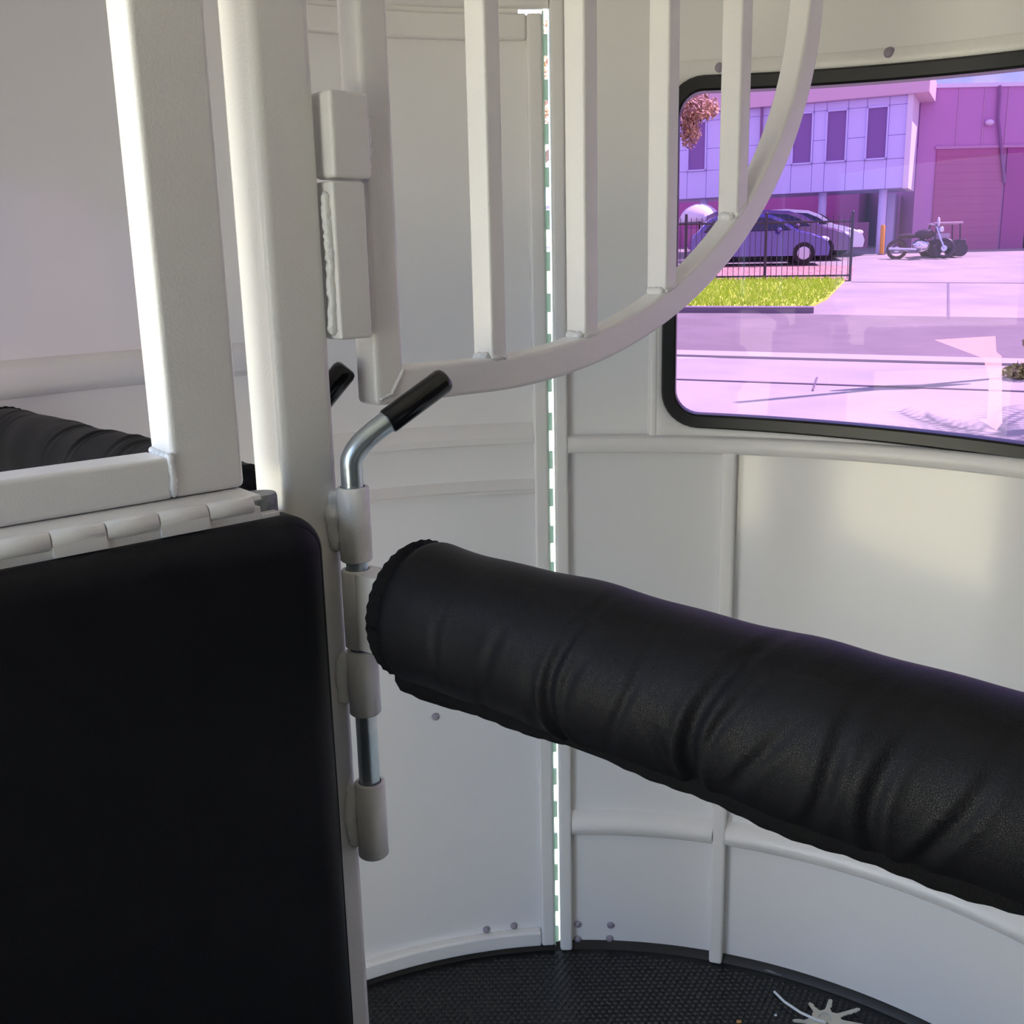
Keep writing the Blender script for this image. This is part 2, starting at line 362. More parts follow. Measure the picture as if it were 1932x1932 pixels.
# ================================================================== FITTINGS
# --- divider post with welded sleeves
post = thing('divider_post', PD(-0.03, -0.03, 0), 'white square steel post with welded latch sleeves standing between the bays', 'post')
MB().boxd(-0.060, 0, -0.060, 0, 0.0, ZC).build('post_tube', WHITE, post, bevel=0.009, seg=4)
AX = PD(0.004, 0.0165, 0)                              # axis of the near latch pin
def zat(y, x=665): d = ray(x, y); return CAM.z + d.z * AX.y / d.y
SL = [(zat(1057), zat(918)), (zat(1345), zat(1224)), (zat(1612), zat(1474))]
for i, (a, b) in enumerate(SL):
    s_ = MB().pipe(AX + a * ZV, AX + b * ZV, 0.0158, 0.0118).build('sleeve', WHITE, post, ang=50)
    wd = MB().weld([AX - 0.013 * DV - 0.0135 * NV + (a + 0.01) * ZV, AX - 0.017 * DV - 0.0135 * NV + (a * .5 + b * .5) * ZV, AX - 0.013 * DV - 0.0135 * NV + (b - 0.004) * ZV], 0.0062, i).build('weld_bead', WELDM, post, ang=80)
hp = PD(-0.0855, 0.0, 0)
zp = atY(490, 930, hp.y).z
tag(MB().tube([hp + (zp - 0.10) * ZV, hp + (zp - 0.003) * ZV, hp + zp * ZV], [0.0156, 0.0156, 0.0145], 24).build('hinge_pin', DULLZ, post), 'dull galvanised round hinge pin')
MB().boxd(-0.075, -0.055, -0.020, -0.006, zp - 0.12, zp - 0.03).build('hinge_lug', WHITE, post, bevel=0.003)
# weld-on hinge of the curved gate, lower half sits on the post
z1a, z1b = onD(640, 640)[1], onD(640, 343)[1]
MB().boxd(0.004, 0.040, -0.018, 0.012, z1a, z1b).build('gate_hinge_lower_lug', WHITE, post, bevel=0.003)
MB().weld([PD(0.002, 0.002, z1a + 0.004), PD(0.003, 0.004, (z1a + z1b) / 2), PD(0.002, 0.002, z1b - 0.01)], 0.0045, 5).build('weld_bead', WELDM, post, ang=80)

# --- zinc latch pins with black grips
def latch(ax, ztop, zbot, pts, label, g0, r=0.0107):
    t = thing('latch_pin', ax + zbot * ZV, label, 'latch pin', 'zinc latch pins on the divider post')
    path = [ax + zbot * ZV, ax + (ztop - 0.04) * ZV] + pts
    # smooth the bend
    sm = []
    for i in range(len(path) - 1):
        p0, p1, p2, p3 = path[max(i - 1, 0)], path[i], path[i + 1], path[min(i + 2, len(path) - 1)]
        for k in range(8):
            u = k / 8; sm.append(0.5 * ((2 * p1) + (p2 - p0) * u + (2 * p0 - 5 * p1 + 4 * p2 - p3) * u * u + (3 * p1 - p0 - 3 * p2 + p3) * u ** 3) if i else p1.lerp(p2, u))
    sm.append(path[-1])
    MB().tube(sm, r, 24).build('rod', ZINC, t, ang=60)
    a, b = g0; d = (b - a).normalized()
    MB().tube([a, a + d * 0.0015, b - d * 0.006, b - d * 0.002, b], [0.0118, 0.0126, 0.0126, 0.0112, 0.0085], 24).build('grip', GRIP, t, ang=50)
    return t
Y0 = AX.y
pts = [AX + zat(908) * ZV, AX + zat(890) * ZV, atY(664, 866, Y0), atY(679, 840, Y0 + .002), atY(703, 817, Y0 + .006), atY(738, 790, Y0 + .014), atY(820, 728, Y0 + .033)]
latch(AX, zat(915), SL[2][0] + 0.01, pts, 'zinc plated latch pin with bent black grip on near side of white post', (atY(731, 796, Y0 + .012), atY(843, 713, Y0 + .038)))
AX2 = PD(-0.022, -0.077, 0)
q0 = atY(600, 905, AX2.y)
zt2 = q0.z
pts2 = [AX2 + (zt2 - .01) * ZV, AX2 + (zt2 + .012) * ZV, AX2 + V((.006, .0, zt2 + .028)), AX2 + V((.02, .004, zt2 + .05))]
e2 = atY(655, 693, AX2.y + .012)
latch(AX2, zt2, 1.0, pts2 + [AX2.lerp(e2, .0) * 0 + V((AX2.x, AX2.y, zt2 + .05)).lerp(e2, .7) + V((.012, .004, 0)) * .3], 'zinc latch pin whose black grip peeks out behind the white post', (V((AX2.x + .014, AX2.y + .003, zt2 + .043)).lerp(e2, .25), e2))
for a, b in ((1.06, 1.15), (1.32, zt2 - 0.012)):
    MB().pipe(AX2 + a * ZV, AX2 + b * ZV, 0.0158, 0.0118).build('sleeve', WHITE, post, ang=50)

# --- padded chest bars
def padded_bar(A, B, R, base_label, label, creases, seedv, bracket):
    t = thing('padded_chest_bar', (A + B) / 2, label, 'padded bar', 'padded chest bars')
    d = (B - A); L = d.length; d.normalize(); side = d.cross(ZV).normalized(); up = side.cross(d).normalized()
    rnd = random.Random(seedv); n, m = int(L / 0.0028), 88; rows = []
    ph = [rnd.uniform(0, 6.28) for _ in range(12)]
    for i in range(n + 1):
        u = i * L / n; row = []
        for k in range(m + 1):
            a = 2 * pi * k / m
            e = min(u, L - u)
            tap = 1 - 0.20 * max(0, 1 - e / 0.022) ** 2
            c, s = cos(a), sin(a)
            rr = R * tap * (1 + 0.018 * sin(u * 31 + ph[0] + .6 * s) + 0.010 * sin(u * 67 + 2 * a + ph[1]) + 0.008 * sin(u * 23 - 3 * a + ph[2]))
            for (cu, cw, cdp, sl, a0, aw) in creases:
                da = (a - a0 + pi) % (2 * pi) - pi
                x = (u - cu - sl * da - 0.006 * sin(da * 2.3 + cu * 50)) / cw
                if abs(x) < 4: rr -= cdp * (exp(-x * x) - 0.45 * exp(-((abs(x) - 1.7) ** 2) * 2)) * exp(-(da / aw) ** 2)
            row.append(A + d * u + side * (rr * c) + up * (rr * s * 1.03))
        rows.append(row)
    rows = [[A + d * 0.004] * (m + 1)] + rows + [[B - d * 0.004] * (m + 1)]
    pad = MB().grid(rows).build('padding', VINYL, t, ang=120)
    # bindings at both ends
    for q, sg in ((A, 1), (B, -1)):
        ring = []
        for k in range(73):
            a = 2 * pi * k / 72; ring.append(q + d * (0.004 * sg) + side * (R * 0.80 * cos(a)) + up * (R * 0.83 * sin(a)))
        ring2 = [0.0125 + 0.0012 * (k % 2) for k in range(73)]
        MB().tube(ring, ring2, 8).build('end_binding', BIND, t, ang=80)
    # hook-and-loop flap along the underside
    fl_ = []; nn = int(L / 0.005)
    for i in range(nn + 1):
        u = 0.004 + (L - 0.008) * i / nn
        wv = 0.0020 * sin(u * 17 + 1) + 0.0010 * sin(u * 53) + 0.0004 * sin(u * 260)
        p = A + d * u - up * (R * 0.94) - side * 0.0
        fl_.append([p + up * 0.018 - side * (-.030), p - up * (0.001) + side * 0.030, p - up * (0.010 + wv) + side * (0.021 + wv), p - up * (0.017 + wv * 1.6) + side * (0.010), p - up * 0.004 - side * 0.012])
    MB().grid(fl_).build('closing_flap', BIND, t, ang=80, solid=0.003)
    if bracket: bracket(t, d)
    return t
zb1, zb0 = zat(1073), zat(1219)
BA = AX + 0.055 * V((.80, -.60, 0)) + ((zb0 + zb1) / 2 + .002) * ZV
PA = atY(784, 1152, 0.925); PB = atY(2150, 1570, 0.56)
zmid = (zb0 + zb1) / 2; PA.z = zmid + 0.011; PB.z = zmid - 0.021
PB = PA + (PB - PA) * 1.75
def br1(t, d):
    h = V((d.x, d.y, 0)).normalized(); sd = V((-h.y, h.x, 0))
    MB().pipe(AX + zb0 * ZV, AX + zb1 * ZV, 0.0158, 0.0118).build('pivot_sleeve', WHITE, t, ang=50)
    c = AX.lerp(V((PA.x, PA.y, 0)), .5); L = (V((PA.x, PA.y, 0)) - AX).length
    MB().obox(V((c.x, c.y, zmid)), h, sd, ZV, L * 0.5, 0.0160, (zb1 - zb0) / 2 - 0.0008).build('pivot_arm', WHITE, t, bevel=0.0015)
cre = [(0.085, .004, .002, .008, -1.9, .8), (0.135, .005, .0035, .010, -2.2, .9), (0.205, .0045, .006, .006, -2.6, 1.1), (0.225, .005, .002, .02, -2.0, .6), (0.265, .004, .0025, .012, -2.1, .7),
       (0.325, .0055, .008, .016, -2.6, 1.2), (0.35, .004, .003, .03, -2.0, .7), (0.375, .005, .003, .03, -2.3, .6), (0.42, .005, .004, .02, -2.3, .9), (0.46, .005, .005, .01, -2.5, .9), (0.50, .005, .004, .02, -2.5, .9), (0.30, .005, .003, -.01, -2.9, .5), (0.18, .005, .0025, .012, -2.9, .5)]
cre = [(a, b * 1.2, c * (.35 if a < .19 else .7), s, -1.57 + 0.0 if False else -0.15 + (x + 2.4) * .8, wv) for a, b, c, s, x, wv in cre]
padded_bar(PA, PB, 0.0645, '', 'thick black vinyl padded bar crossing in front of the window wall', cre, 3, br1)
QA = PD(-0.030, -0.125, 1.300); QB = V((-0.775, 1.56, 1.306))
def br2(t, d):
    MB().pipe(AX2 + 1.155 * ZV, AX2 + 1.315 * ZV, 0.0158, 0.0118).build('pivot_sleeve', WHITE, t, ang=50)
    h = V((d.x, d.y, 0)).normalized(); sd = V((-h.y, h.x, 0)); c = V((AX2.x, AX2.y, 0)).lerp(V((QA.x, QA.y, 0)), .62)
    MB().obox(V((c.x, c.y, 1.235)), h, sd, ZV, 0.03, 0.0125, 0.07).build('pivot_arm', WHITE, t, bevel=0.005)
rnd = random.Random(11)
cre2 = [(0.06 + 0.032 * i + rnd.uniform(-.006, .006), .005, rnd.uniform(.002, .005), rnd.uniform(-.02, -.005), 1.2 * pi / 2 + rnd.uniform(-.4, .4), .9) for i in range(20)]
cre2 = [(a, b, c, s, rnd.uniform(0.0, 1.4) , wv) for a, b, c, s, x, wv in cre2]
padded_bar(QA, QB, 0.058, '', 'black padded bar in the far bay seen through the white frame', cre2, 5, br2)

# --- curved barred gate hung on the post
gate = thing('head_divider_gate', PD(0.066, -0.018, 1.424), 'white barred gate with rounded lower corner hung above the padded bar', 'gate')
GD = -0.034
MB().boxd(0.049, 0.084, GD - 0.002, 0, 1.424, 2.12).build('stile', WHITE, gate, bevel=0.006, seg=3)
# sweep of the bent rail
S0, Z0, GA, GB, GW = 0.20, 1.925, 0.621, 0.501, 0.036
outp = [(0.055 + (S0 - 0.055) * k / 6, 1.424) for k in range(6)] + [(S0 + GA * sin(a), Z0 - GB * cos(a)) for a in [radians(90 * k / 44) for k in range(45)]] + [(S0 + GA, Z0 + 0.2 * k / 3) for k in range(1, 4)]
rows = []
for i, (s_, z_) in enumerate(outp):
    a, b = outp[max(i - 1, 0)], outp[min(i + 1, len(outp) - 1)]
    tx, tz = b[0] - a[0], b[1] - a[1]; Lx = hypot(tx, tz); nx, nz_ = -tz / Lx, tx / Lx
    ii = (s_ + nx * GW, z_ + nz_ * GW)
    rows.append([(s_, z_), ii])
mb = MB(); vs_ = []; fs_ = []
for (o_, i_) in rows: vs_ += [PD(o_[0], 0, o_[1]), PD(i_[0], 0, i_[1]), PD(i_[0], GD, i_[1]), PD(o_[0], GD, o_[1])]
for i in range(len(rows) - 1):
    for j in range(4): fs_.append((4 * i + j, 4 * i + (j + 1) % 4, 4 * i + 4 + (j + 1) % 4, 4 * i + 4 + j))
fs_ += [(3, 2, 1, 0), tuple(range(4 * len(rows) - 4, 4 * len(rows)))]
mb.add(vs_, fs_).build('curved_rail', WHITE, gate, bevel=0.005)
MB().boxd(0.049, S0 + GA, GD, 0, 2.12, 2.155).build('top_rail', WHITE, gate, bevel=0.005)
def rail_z(s_):
    x = max(0, s_ - S0); return Z0 - GB * sqrt(max(0, 1 - (x / GA) ** 2))
for s0_, s1_ in ((0.2015, 0.2235), (0.3455, 0.3685), (0.4905, 0.5125), (0.634, 0.658)):
    sm_ = (s0_ + s1_) / 2; slope = (rail_z(sm_ + .005) - rail_z(sm_ - .005)) / .01
    zb = rail_z(sm_) + GW * sqrt(1 + slope * slope) * 0.80
    MB().boxd(s0_, s1_, GD + 0.001, -0.001, zb, 2.13).build('bar', WHITE, gate, bevel=0.0035)
    e = 0.0
    zl, zr = rail_z(s0_) + GW * sqrt(1 + slope * slope), rail_z(s1_) + GW * sqrt(1 + slope * slope)
    wl_ = MB().weld([PD(s0_ - .0015, -0.004, zl), PD(s0_ - .002, GD / 2, zl + .001), PD(s0_ - .0015, GD + 0.004, zl)], 0.0055, int(s0_ * 1000))
    wl_.weld([PD(s0_, -.002, zl), PD(s1_, -.002, zr)], 0.0030, int(s0_ * 900))
    wl_.weld([PD(s1_ + .001, -.004, zr), PD(s1_ + .001, GD + .004, zr)], 0.0042, int(s0_ * 800))
    wl_.build('weld_bead', WELDM, gate, ang=80)
z2a, z2b = onD(650, 338)[1], onD(650, 175)[1]
MB().boxd(0.006, 0.048, -0.020, 0.013, z2a, z2b).build('gate_hinge_upper_lug', WHITE, gate, bevel=0.004)
MB().weld([PD(0.047, 0.003, z2a + 0.004), PD(0.051, 0.001, (z2a + z2b) / 2), PD(0.047, 0.003, z2b - 0.004)], 0.0048, 9).build('weld_bead', WELDM, gate, ang=80)
MB().weld([PD(0.052, 0.0005, 1.43), PD(0.066, 0.0015, 1.435), PD(0.083, 0.0, 1.458)], 0.0016, 4).build('weld_bead', WELDM, gate, ang=80)

# --- swing divider: upper tube frame hinged above the padded board
dv = thing('swing_divider', PD(-0.35, -0.02, 0.25), 'hinged divider with white tube frame above a big black padded board', 'divider')
uf_s = MB().boxd(-0.165, -0.0985, -0.044, 0, 1.366, 2.13).build('frame_stile', WHITE, dv, bevel=0.006)
MB().boxd(-0.78, -0.1655, -0.044, 0, 1.366, 1.403).build('frame_rail', WHITE, dv, bevel=0.005)
MB().boxd(-0.78, -0.0985, -0.044, 0, 2.13, 2.17).build('frame_rail', WHITE, dv, bevel=0.005)
MB().weld([PD(-0.166, 0.0, 1.368), PD(-0.1655, 0.001, 1.385), PD(-0.166, 0.0, 1.402), PD(-0.166, -0.04, 1.404)], 0.0032, 21).build('weld_bead', WELDM, dv, ang=80)
# hinge: two leaves and alternating knuckles
HO, HZ, HR = 0.026, (onD(250, 982, 0.03)[1] + onD(250, 1011, 0.036)[1]) / 2, 0.0082
lf = MB(); lf.hexa([PD(-0.78, 0.030, HZ + 0.003), PD(-0.099, 0.030, HZ + 0.003), PD(-0.103, -0.03, 1.362), PD(-0.78, -0.03, 1.362), PD(-0.78, 0.028, HZ + 0.008), PD(-0.099, 0.028, HZ + 0.008), PD(-0.103, -0.03, 1.367), PD(-0.78, -0.03, 1.367)])
lf.build('hinge_leaf', WHITE, dv, bevel=0.0015)
lf = MB().boxd(-0.78, -0.1015, 0.020, 0.0305, 1.30, HZ - 0.002); lf.boxd(-0.1015, -0.083, 0.020, 0.0305, 1.30, HZ - 0.0095); lf.build('hinge_leaf', WHITE, dv, bevel=0.001)
js = [onD(x, y, HO + HR)[0] for x, y in ((482, 945), (396, 968), (303, 985), (203, 1010), (99, 1033))]
dlt = js[3] - js[4]
while js[-1] > -0.75: js.append(js[-1] - dlt)
for i in range(len(js) - 1):
    a, b = js[i + 1] + 0.0006, js[i] - 0.0006
    m_ = MB().tube([PD(a, HO, HZ), PD(a + .0008, HO, HZ), PD(b - .0008, HO, HZ), PD(b, HO, HZ)], [HR - .0006, HR, HR, HR - .0006], 24)
    if i % 2 == 1: m_.boxd(a, b, HO + HR - 0.005, HO + HR - 0.0004, HZ - 0.0125, HZ)
    m_.build('hinge_knuckle', WHITE, dv, ang=40)
# padded board
PZ1, PZ0, PS0 = HZ - 0.0135, 0.28, -0.80
PR, PE = 0.036, -0.047
def s_right(z):
    dz = PZ1 - z
    return PE - (PR - sqrt(max(0, PR * PR - (PR - dz) ** 2)) if dz < PR else 0)
def pad_o(s_, z):
    dx, dz = PE - s_, PZ1 - z
    dd = PR - hypot(PR - dx, PR - dz) if dx < PR and dz < PR else min(dx, dz)
    dd = max(0, min(dd, s_ - PS0 + .02, z - PZ0 + .02)); q = min(1, dd / RE)
    return OB + TT * (0.46 + 0.54 * sqrt(max(0, 1 - (1 - q) ** 2))) + 0.004 * sin(z * 7 + 1) * q + 0.0015 * sin(z * 26 + s_ * 17) * q - 0.0012 * exp(-((dd - 0.0075) / 0.0012) ** 2) * (s_ > PE - 0.05)
rows = []; NU, NVv = 130, 150
OB, TT, RE = 0.010, 0.048, 0.034
for j in range(NVv + 1):
    v = j / NVv; z = PZ1 - (PZ1 - PZ0) * (v ** 1.9)
    row = []
    for i in range(NU + 1):
        u = 1 - (1 - i / NU) ** 2.2; sr = s_right(z); s_ = PS0 + (sr - PS0) * u
        o_ = pad_o(s_, z)
        row.append(PD(s_, o_, z))
    rows.append([PD(PS0, OB, z)] + row + [PD(s_right(z), OB, z)])
rows = [[PD(PS0 + (s_right(PZ1) - PS0) * i / (NU + 2), OB, PZ1) for i in range(NU + 3)]] + rows
pad = MB().grid(rows).build('padded_board', VINYL, dv, ang=180)
MB().boxd(PS0, -0.06, -0.02, -0.004, PZ0, PZ1 - 0.004).build('backing_board', WHITE, dv, bevel=0.003)
SI = 0.0075
top = [(PE - PR + (PR - SI) * sin(a), PZ1 - PR + (PR - SI) * cos(a)) for a in [radians(90 * k / 10) for k in range(2, 11)]]
seam = [(PE - SI, PZ1 - PR - 0.01 * k) for k in range(1, 99)]
top = [PD(a, pad_o(a, b) + .0004, b) for a, b in top]; seam = [PD(a, pad_o(a, b) + .0004, b) for a, b in seam]
MB().tube(top + seam, 0.0008, 6).build('stitched_seam', THREAD, dv)

# ================================================================== LOOSE THINGS ON THE FLOOR
keys = thing('key_bunch', atZ(1556, 1926, 0.003), 'bunch of nickel keys with a white nylon tie lying on black floor', 'keys')
kc = atZ(1556, 1930, 0.004)
def key_shape(tip, seed, h):
    rnd = random.Random(seed); d = (tip - kc); d.z = 0; L = d.length; d.normalize(); e = V((-d.y, d.x, 0))
    pr = []
    bow = 0.012
    for k in range(10): a = radians(35 + 290 * k / 9); pr.append((0.016 - bow * cos(a) * 1.0 + 0.0, bow * sin(a)))
    pts_ = [(0.016 - bow * cos(radians(a)), bow * sin(radians(a))) for a in range(150, -151, -30)]
    pts_ = [(0.034, 0.007)] + [(0.018 + 0.017 * cos(radians(a)), 0.0165 * sin(radians(a))) for a in range(30, 331, 25)] + [(0.034, -0.007), (0.038, -0.0058)]
    x = 0.041
    while x < L - 0.006: pts_.append((x, -0.0058 + rnd.uniform(0, 0.0028))); x += 0.004
    pts_ += [(L - 0.004, -0.0035), (L, 0), (L - 0.004, 0.0048), (0.038, 0.0058)]
    b_ = V((kc.x, kc.y, h))
    MB().prism([b_ + d * a + e * q for a, q in pts_], (0, 0, 0.0022)).build('key', KEYM, keys, smooth=False)
for i, (x, y) in enumerate(((1495, 1925), (1527, 1893), (1568, 1889), (1623, 1909), (1640, 1945), (1505, 1950))): key_shape(atZ(x, y, 0.004), i, 0.0025 + 0.0024 * i)
MB().tube([kc + V((0.013 * cos(2 * pi * k / 20), 0.010 * sin(2 * pi * k / 20), 0.012 + 0.005 * sin(2 * pi * k / 20))) for k in range(21)], 0.0012, 8).build('split_ring', ZINC, keys)
tie = [atZ(1461, 1871, 0.006), atZ(1480, 1890, 0.011), atZ(1510, 1910, 0.016), atZ(1540, 1924, 0.020), atZ(1556, 1928, 0.016)]
MB().tube(tie, 0.0028, 8).build('nylon_tie', TIE, keys)
a, b, c = atZ(1447, 1828, 0.004), atZ(1452, 1832, 0.006), atZ(1474, 1840, 0.003)
tag(MB().tube([atZ(1440, 1829, .003), b, atZ(1462, 1836, .004), c], 0.0016, 6).build('wire_offcut', DULLZ), 'short grey wire offcut lying against the floor edge', 'scrap')
wb_ = MB(); p = atZ(1463, 1916, 0.0022); wb_.prism([p + V(q) for q in ((-.003, -.002, 0), (.003, -.002, 0), (.003, .003, 0), (-.002, .002, 0))], (0, 0, .002))
tag(wb_.build('plastic_chip', TIE), 'tiny white chip lying on black floor left of the keys', 'scrap')
OR = mat('orange_chip', (0.55, 0.28, 0.10), 0.6)
wb_ = MB(); p = atZ(1394, 1928, 0.0022); wb_.prism([p + V(q) for q in ((-.006, -.003, 0), (.004, -.004, 0), (.006, .003, 0), (-.003, .004, 0))], (0, 0, .002))
tag(wb_.build('wood_chip', OR), 'tiny orange chip lying on black floor at the bottom edge', 'scrap')

# tape residue stuck on the window
TAPE = mat('cream_paper_tape', (0.80, 0.72, 0.60), 0.7)
tp = bpy.data.materials['cream_paper_tape']; n = tp.node_tree.nodes; l = tp.node_tree.links
tr = n.new('ShaderNodeBsdfTransparent'); tr.inputs[0].default_value = (0.95, 0.90, 0.85, 1); tl = n.new('ShaderNodeBsdfTranslucent'); tl.inputs[0].default_value = (0.80, 0.72, 0.58, 1)
mxs = n.new('ShaderNodeMixShader'); mxs.inputs[0].default_value = 0.38
l.new(tr.outputs[0], mxs.inputs[1]); l.new(tl.outputs[0], mxs.inputs[2]); l.new(mxs.outputs[0], n['Material Output'].inputs[0])
tpo = [(1762, 641), (1878, 634), (1880, 664), (1890, 672), (1891, 798), (1880, 812), (1843, 789), (1862, 790), (1866, 715), (1855, 676)]
pp = []
for x, y in tpo:
    p, z = onW(x, y, WR + 0.011); pp.append(cyl(p, z, WR + 0.011))
q = [p - V((-.0006 * sin(radians(40)), -.0006 * cos(radians(40)), 0)) for p in pp]
tag(MB().add(pp + q, [tuple(range(10)), tuple(range(10, 20))] + [(i, (i + 1) % 10, 10 + (i + 1) % 10, 10 + i) for i in range(10)]).build('tape_remnant', TAPE, smooth=False), 'torn cream paper tape stuck low on the violet window pane', 'tape')

# ================================================================== OUTSIDE: the street beyond the window
GZ, GS = -0.50, 0.0664                       # the ground climbs gently away from the trailer
def gz(Y): return GZ + GS * max(Y, 3.0)
def G(x, y, h=0.0):
    d = ray(x, y); t = (GZ + h - CAM.z) / (d.z - GS * d.y); return CAM + t * d
CONC = mat('pale_concrete', (0.36, 0.36, 0.315), 0.85, noise=(0.9, (0.30, 0.30, 0.265), 0.4, 0.7))
CONC2 = mat('pale_driveway_concrete', (0.33, 0.31, 0.28), 0.85, noise=(0.7, (0.27, 0.25, 0.23), 0.4, 0.7))
ROAD = mat('grey_asphalt', (0.17, 0.155, 0.15), 0.9, noise=(1.2, (0.21, 0.19, 0.185), 0.4, 0.7))
GRASSM = mat('lawn_green', (0.42, 0.62, 0.05), 0.9, noise=(5.0, (0.54, 0.70, 0.08), 0.35, 0.7))
MULCH = mat('pink_gravel', (0.30, 0.16, 0.13), 0.9, noise=(9.0, (0.52, 0.34, 0.28), 0.42, 0.62))
DARKL = mat('dark_joint', (0.16, 0.14, 0.17), 0.9)
def ground(name, pts, m, dz, label, par=None):
    o = MB().prism([p + (dz - 0.06) * ZV for p in pts], (0, 0, 0.06)).build(name, m, None, smooth=False)
    return tag(o, label, kind='structure')
def GL(x, Y): return V((x, Y, GZ + GS * Y))
# base apron behind, below and around the trailer
mb = MB(); xs = (-45, 45)
rows = [[V((x, Y, gz(Y))) for x in xs] for Y in (-45, -20, 3.0, 13.5)]
mb = MB()
for a, b in zip(rows, rows[1:]): mb.hexa([a[0] - .2 * ZV, a[1] - .2 * ZV, b[1] - .2 * ZV, b[0] - .2 * ZV, a[0], a[1], b[1], b[0]])
tag(mb.build('ground_apron', CONC, None, smooth=False), 'pale concrete apron in front of the road', kind='structure')
DRY = mat('dry_straw_grass', (0.70, 0.645, 0.45), 0.9, noise=(3.0, (0.62, 0.57, 0.38), 0.4, 0.7))
ground('ground_lawn', [V((-40, -30, gz(0))), V((-1.9, -30, gz(0))), V((-1.9, 3.0, gz(0))), V((-40, 3.0, gz(0)))], DRY, 0.03, 'dry straw coloured grass beside the trailer')
n0, n1 = G(1275, 664), G(1932, 681); dn = (n1 - n0)
k0_, k1_ = n0 - dn * 9, n1 + dn * 6
f0, f1 = G(1330, 591), G(1932, 601); df = f1 - f0
k2_, k3_ = f0 - df * 9, f1 + df * 6
ground('ground_road', [k0_, k1_, k3_, k2_], ROAD, 0.012, 'grey asphalt road crossing beyond the window')
far = [k2_, k3_, V((60, 75, gz(75))), V((-60, 75, gz(75)))]
ground('ground_driveway', far, CONC2, 0.006, 'pale driveway and yard beyond the road')
gp = [G(1150, 588), G(1332, 583), G(1522, 585), G(1560, 566), G(1594, 531), G(1400, 531), G(1150, 536)]
vg = ground('ground_verge', gp, GRASSM, 0.05, 'bright green grass verge beside the driveway')
gb = MB(); rnd = random.Random(2)
import itertools
def inpoly(x, y, poly):
    c = False
    for i in range(len(poly)):
        a, b = poly[i], poly[i - 1]
        if (a.y > y) != (b.y > y) and x < (b.x - a.x) * (y - a.y) / (b.y - a.y) + a.x: c = not c
    return c
x0, x1 = min(p.x for p in gp), max(p.x for p in gp); y0, y1 = min(p.y for p in gp), max(p.y for p in gp)
for _ in range(9000):
    x, y = rnd.uniform(x0, x1), rnd.uniform(y0, y1)
    if x < 2.5 or not inpoly(x, y, gp): continue
    z = GZ + GS * y + 0.05; h = rnd.uniform(.05, .13); a = rnd.uniform(0, 6.28); wv = .02
    gb.add([(x - wv * cos(a), y - wv * sin(a), z), (x + wv * cos(a), y + wv * sin(a), z), (x + rnd.uniform(-.05, .05), y + rnd.uniform(-.05, .05), z + h)], [(0, 1, 2)])
tag(gb.build('verge_grass', GRASSM, smooth=False), 'short green grass blades on the verge', 'grass', kind='stuff')
ground('ground_garden_bed', [G(1150, 537), G(1400, 532), G(1606, 531), G(1610, 503), G(1150, 503)], MULCH, 0.03, 'pink gravel bed behind the black fence')
# kerbs and joints
KERB = mat('kerb_concrete', (0.40, 0.39, 0.36), 0.85); KERBD = mat('kerb_face_dark', (0.20, 0.17, 0.22), 0.9)  # kerb face gets a darker tone than the gutter concrete
def strip(name, a, b, wdt, h, m, label, dz=0.0):
    d = (b - a); d.z = 0; d.normalize(); e = V((-d.y, d.x, 0)) * wdt
    e.z = GS * e.y
    o = MB().prism([a + dz * ZV, b + dz * ZV, b + e + dz * ZV, a + e + dz * ZV], (0, 0, h)).build(name, m, None, smooth=False)
    return tag(o, label, kind='structure')
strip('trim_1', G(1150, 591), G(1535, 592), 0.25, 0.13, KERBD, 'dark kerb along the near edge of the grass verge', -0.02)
strip('trim_2', k0_, k1_, -0.42, 0.03, KERB, 'pale gutter strip along the near edge of the road')
strip('trim_3', k0_ + (G(1500, 672) - G(1500, 676)) * 0, k1_, 0.05, 0.02, DARKL, 'thin dark joint between gutter and road')
j0, j1 = G(1275, 717), G(1932, 740)
strip('trim_4', j0 - (j1 - j0) * 6, j1 + (j1 - j0) * 4, 0.04, 0.012, DARKL, 'thin dark joint across the near concrete')
strip('trim_5', G(1606, 533.0), G(2600, 540), 0.05, 0.015, DARKL, 'thin dark joint across the driveway')
strip('trim_6', G(1535, 738), G(1543, 713), 0.015, 0.012, DARKL, 'short dark joint between concrete slabs')
strip('trim_7', G(1792, 603), G(1791, 535), 0.04, 0.015, DARKL, 'dark joint running up the driveway')

# --- office building
BW = mat('white_facade_panel', (0.66, 0.62, 0.92), 0.6); BJ = mat('facade_joint', (0.42, 0.38, 0.66), 0.8)
BG = mat('dark_window_glass', (0.26, 0.13, 0.34), 0.15); BEAVE = mat('pink_fascia', (0.70, 0.48, 0.56), 0.7)
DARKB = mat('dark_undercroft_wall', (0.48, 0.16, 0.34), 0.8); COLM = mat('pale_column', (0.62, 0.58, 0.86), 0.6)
E0, E1 = 38.6, 35.2                                      # depth of the facade at its left and right ends
fa, fb = atY(1150, 380, 39.8), atY(1706, 354, E1)
fdir = V((fb.x - fa.x, fb.y - fa.y, 0)); FL = fdir.length; fdir.normalize(); fn = V((fdir.y, -fdir.x, 0))
def onF(x, y, o=0.0):
    d = ray(x, y); p0 = V((fb.x, fb.y, 0)) + fn * o; t = (p0 - CAM).dot(fn) / d.dot(fn); p = CAM + t * d
    return (p - p0).dot(fdir), p.z
def PF(u, o, z): return V((fb.x, fb.y, 0)) + u * fdir + o * fn + z * ZV
def boxf(mb, u0, u1, o0, o1, z0, z1):
    q = [PF(a, b, z0) for a, b in ((u0, o1), (u1, o1), (u1, o0), (u0, o0))]; return mb.hexa(q + [p + (z1 - z0) * ZV for p in q])
